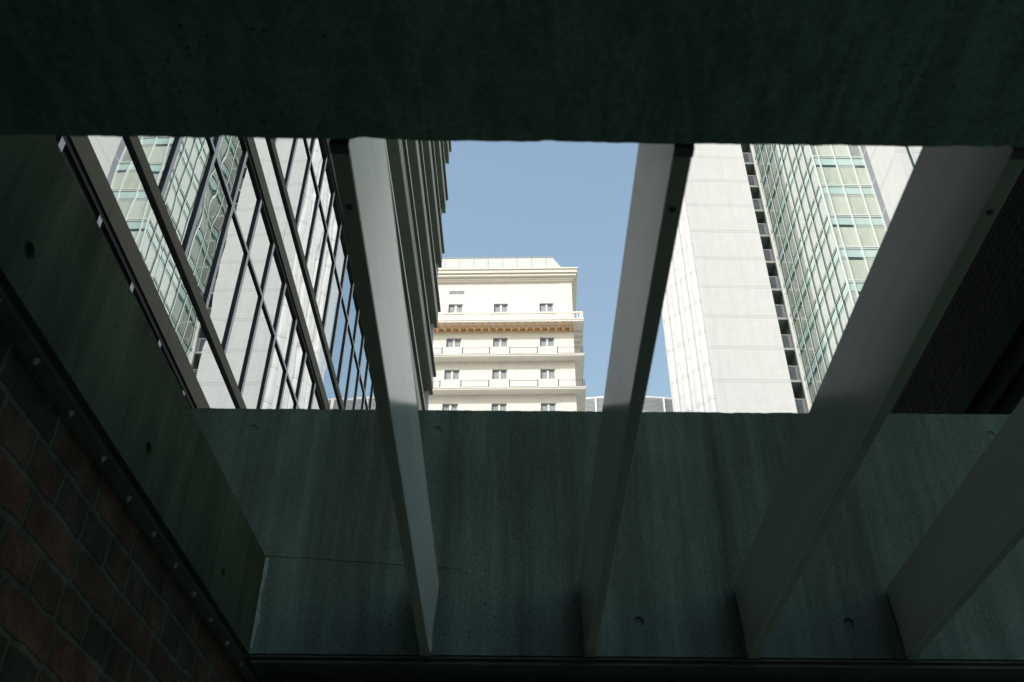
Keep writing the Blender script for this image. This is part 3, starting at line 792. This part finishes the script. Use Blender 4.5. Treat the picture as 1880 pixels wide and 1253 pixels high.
# ---------------------------------------------------------------- building with louvred roof screen, far behind
sb = empty('screened_building', (12., 80., 0), 0)
RC = 26.; mb = MB(); sl = MB(); ps = MB(); rl = MB()
angs = [R(-40 + 2.5 * i) for i in range(33)]
def pt(a, r, z): return (r * math.sin(a), RC - r * math.cos(a), z)
def bandq(m_, a0, a1, r, z0, z1, th=.06):
    m_.quad(pt(a0, r, z0), pt(a1, r, z0), pt(a1, r, z1), pt(a0, r, z1)); m_.quad(pt(a0, r - th, z0), pt(a0, r - th, z1), pt(a1, r - th, z1), pt(a1, r - th, z0))
    m_.quad(pt(a0, r, z1), pt(a1, r, z1), pt(a1, r - th, z1), pt(a0, r - th, z1)); m_.quad(pt(a0, r, z0), pt(a0, r - th, z0), pt(a1, r - th, z0), pt(a1, r, z0))
for a0, a1 in zip(angs, angs[1:]):
    bandq(mb, a0, a1, RC - .3, 0, E(54.9), .3)
    bandq(rl, a0, a1, RC + .02, E(56.84), E(57.0)); bandq(rl, a0, a1, RC + .04, E(54.8), E(55.12))
    for q in range(11): bandq(sl, a0, a1, RC, E(55.2 + .150 * q), E(55.2 + .150 * q + .085))
    bandq(sl, a0, a1, RC - .2, E(55.12), E(56.84), .05)
mb.build('wall', 'cream', sb); sl.build('louvre_slats', 'slat', sb); rl.build('screen_rail', 'white', sb)
for i in range(0, 33, 3):
    a = angs[i] + .036
    p = pt(a, RC + .03, 0)
    m_ = MB(); m_.box(p[0] - .09, p[0] + .09, p[1] - .08, p[1] + .02, E(55.12), E(56.84)); m_.build('screen_post', 'white', sb)
tag(sb, 'pale building far behind with a curved white louvred rooftop screen', 'building')

# ---------------------------------------------------------------- light
SEL, SDA = 40., 41.
sd = Vector((-math.sin(R(SDA)) * math.cos(R(SEL)), -math.cos(R(SDA)) * math.cos(R(SEL)), math.sin(R(SEL))))
sun = bpy.data.lights.new('sun', 'SUN'); sun.energy = 2.15; sun.angle = R(.53); sun.color = (1., .985, .985)
so = bpy.data.objects.new('sun', sun); C.objects.link(so)
so.rotation_euler = (-sd).to_track_quat('-Z', 'Y').to_euler(); so.location = (0, 0, 100)
w = bpy.data.worlds.new('World'); bpy.context.scene.world = w; w.use_nodes = True
nt = w.node_tree; bg = nt.nodes['Background']
sk = nt.nodes.new('ShaderNodeTexSky'); sk.sky_type = 'NISHITA'; sk.sun_disc = False
sk.sun_elevation = R(SEL); sk.sun_rotation = math.atan2(sd.x, sd.y); sk.altitude = 50; sk.air_density = 2.2; sk.dust_density = 1.6; sk.ozone_density = 1.
nt.links.new(sk.outputs[0], bg.inputs[0]); bg.inputs[1].default_value = .15

# ---------------------------------------------------------------- camera
th, ro = R(38.607), R(.471)
Rv = Vector((1, 0, 0)); U = Vector((0, -math.sin(th), math.cos(th))); D = Vector((0, math.cos(th), math.sin(th)))
R2 = Rv * math.cos(ro) + U * math.sin(ro); U2 = -Rv * math.sin(ro) + U * math.cos(ro)
mat = Matrix(((R2.x, U2.x, -D.x, 0), (R2.y, U2.y, -D.y, 0), (R2.z, U2.z, -D.z, EYE), (0, 0, 0, 1)))
cam = bpy.data.cameras.new('camera'); cam.lens = 1799.7 / 1880 * 36; cam.sensor_width = 36; cam.clip_end = 3000; cam.clip_start = .02
cam.dof.use_dof = True; cam.dof.focus_distance = 70; cam.dof.aperture_fstop = 9
co = bpy.data.objects.new('camera', cam); C.objects.link(co); co.matrix_world = mat
sc = bpy.context.scene; sc.camera = co
sc.view_settings.view_transform = 'Standard'; sc.view_settings.look = 'None'; sc.view_settings.exposure = .4; sc.view_settings.gamma = 1
sc.cycles.max_bounces = 12; sc.cycles.diffuse_bounces = 6; sc.cycles.glossy_bounces = 8
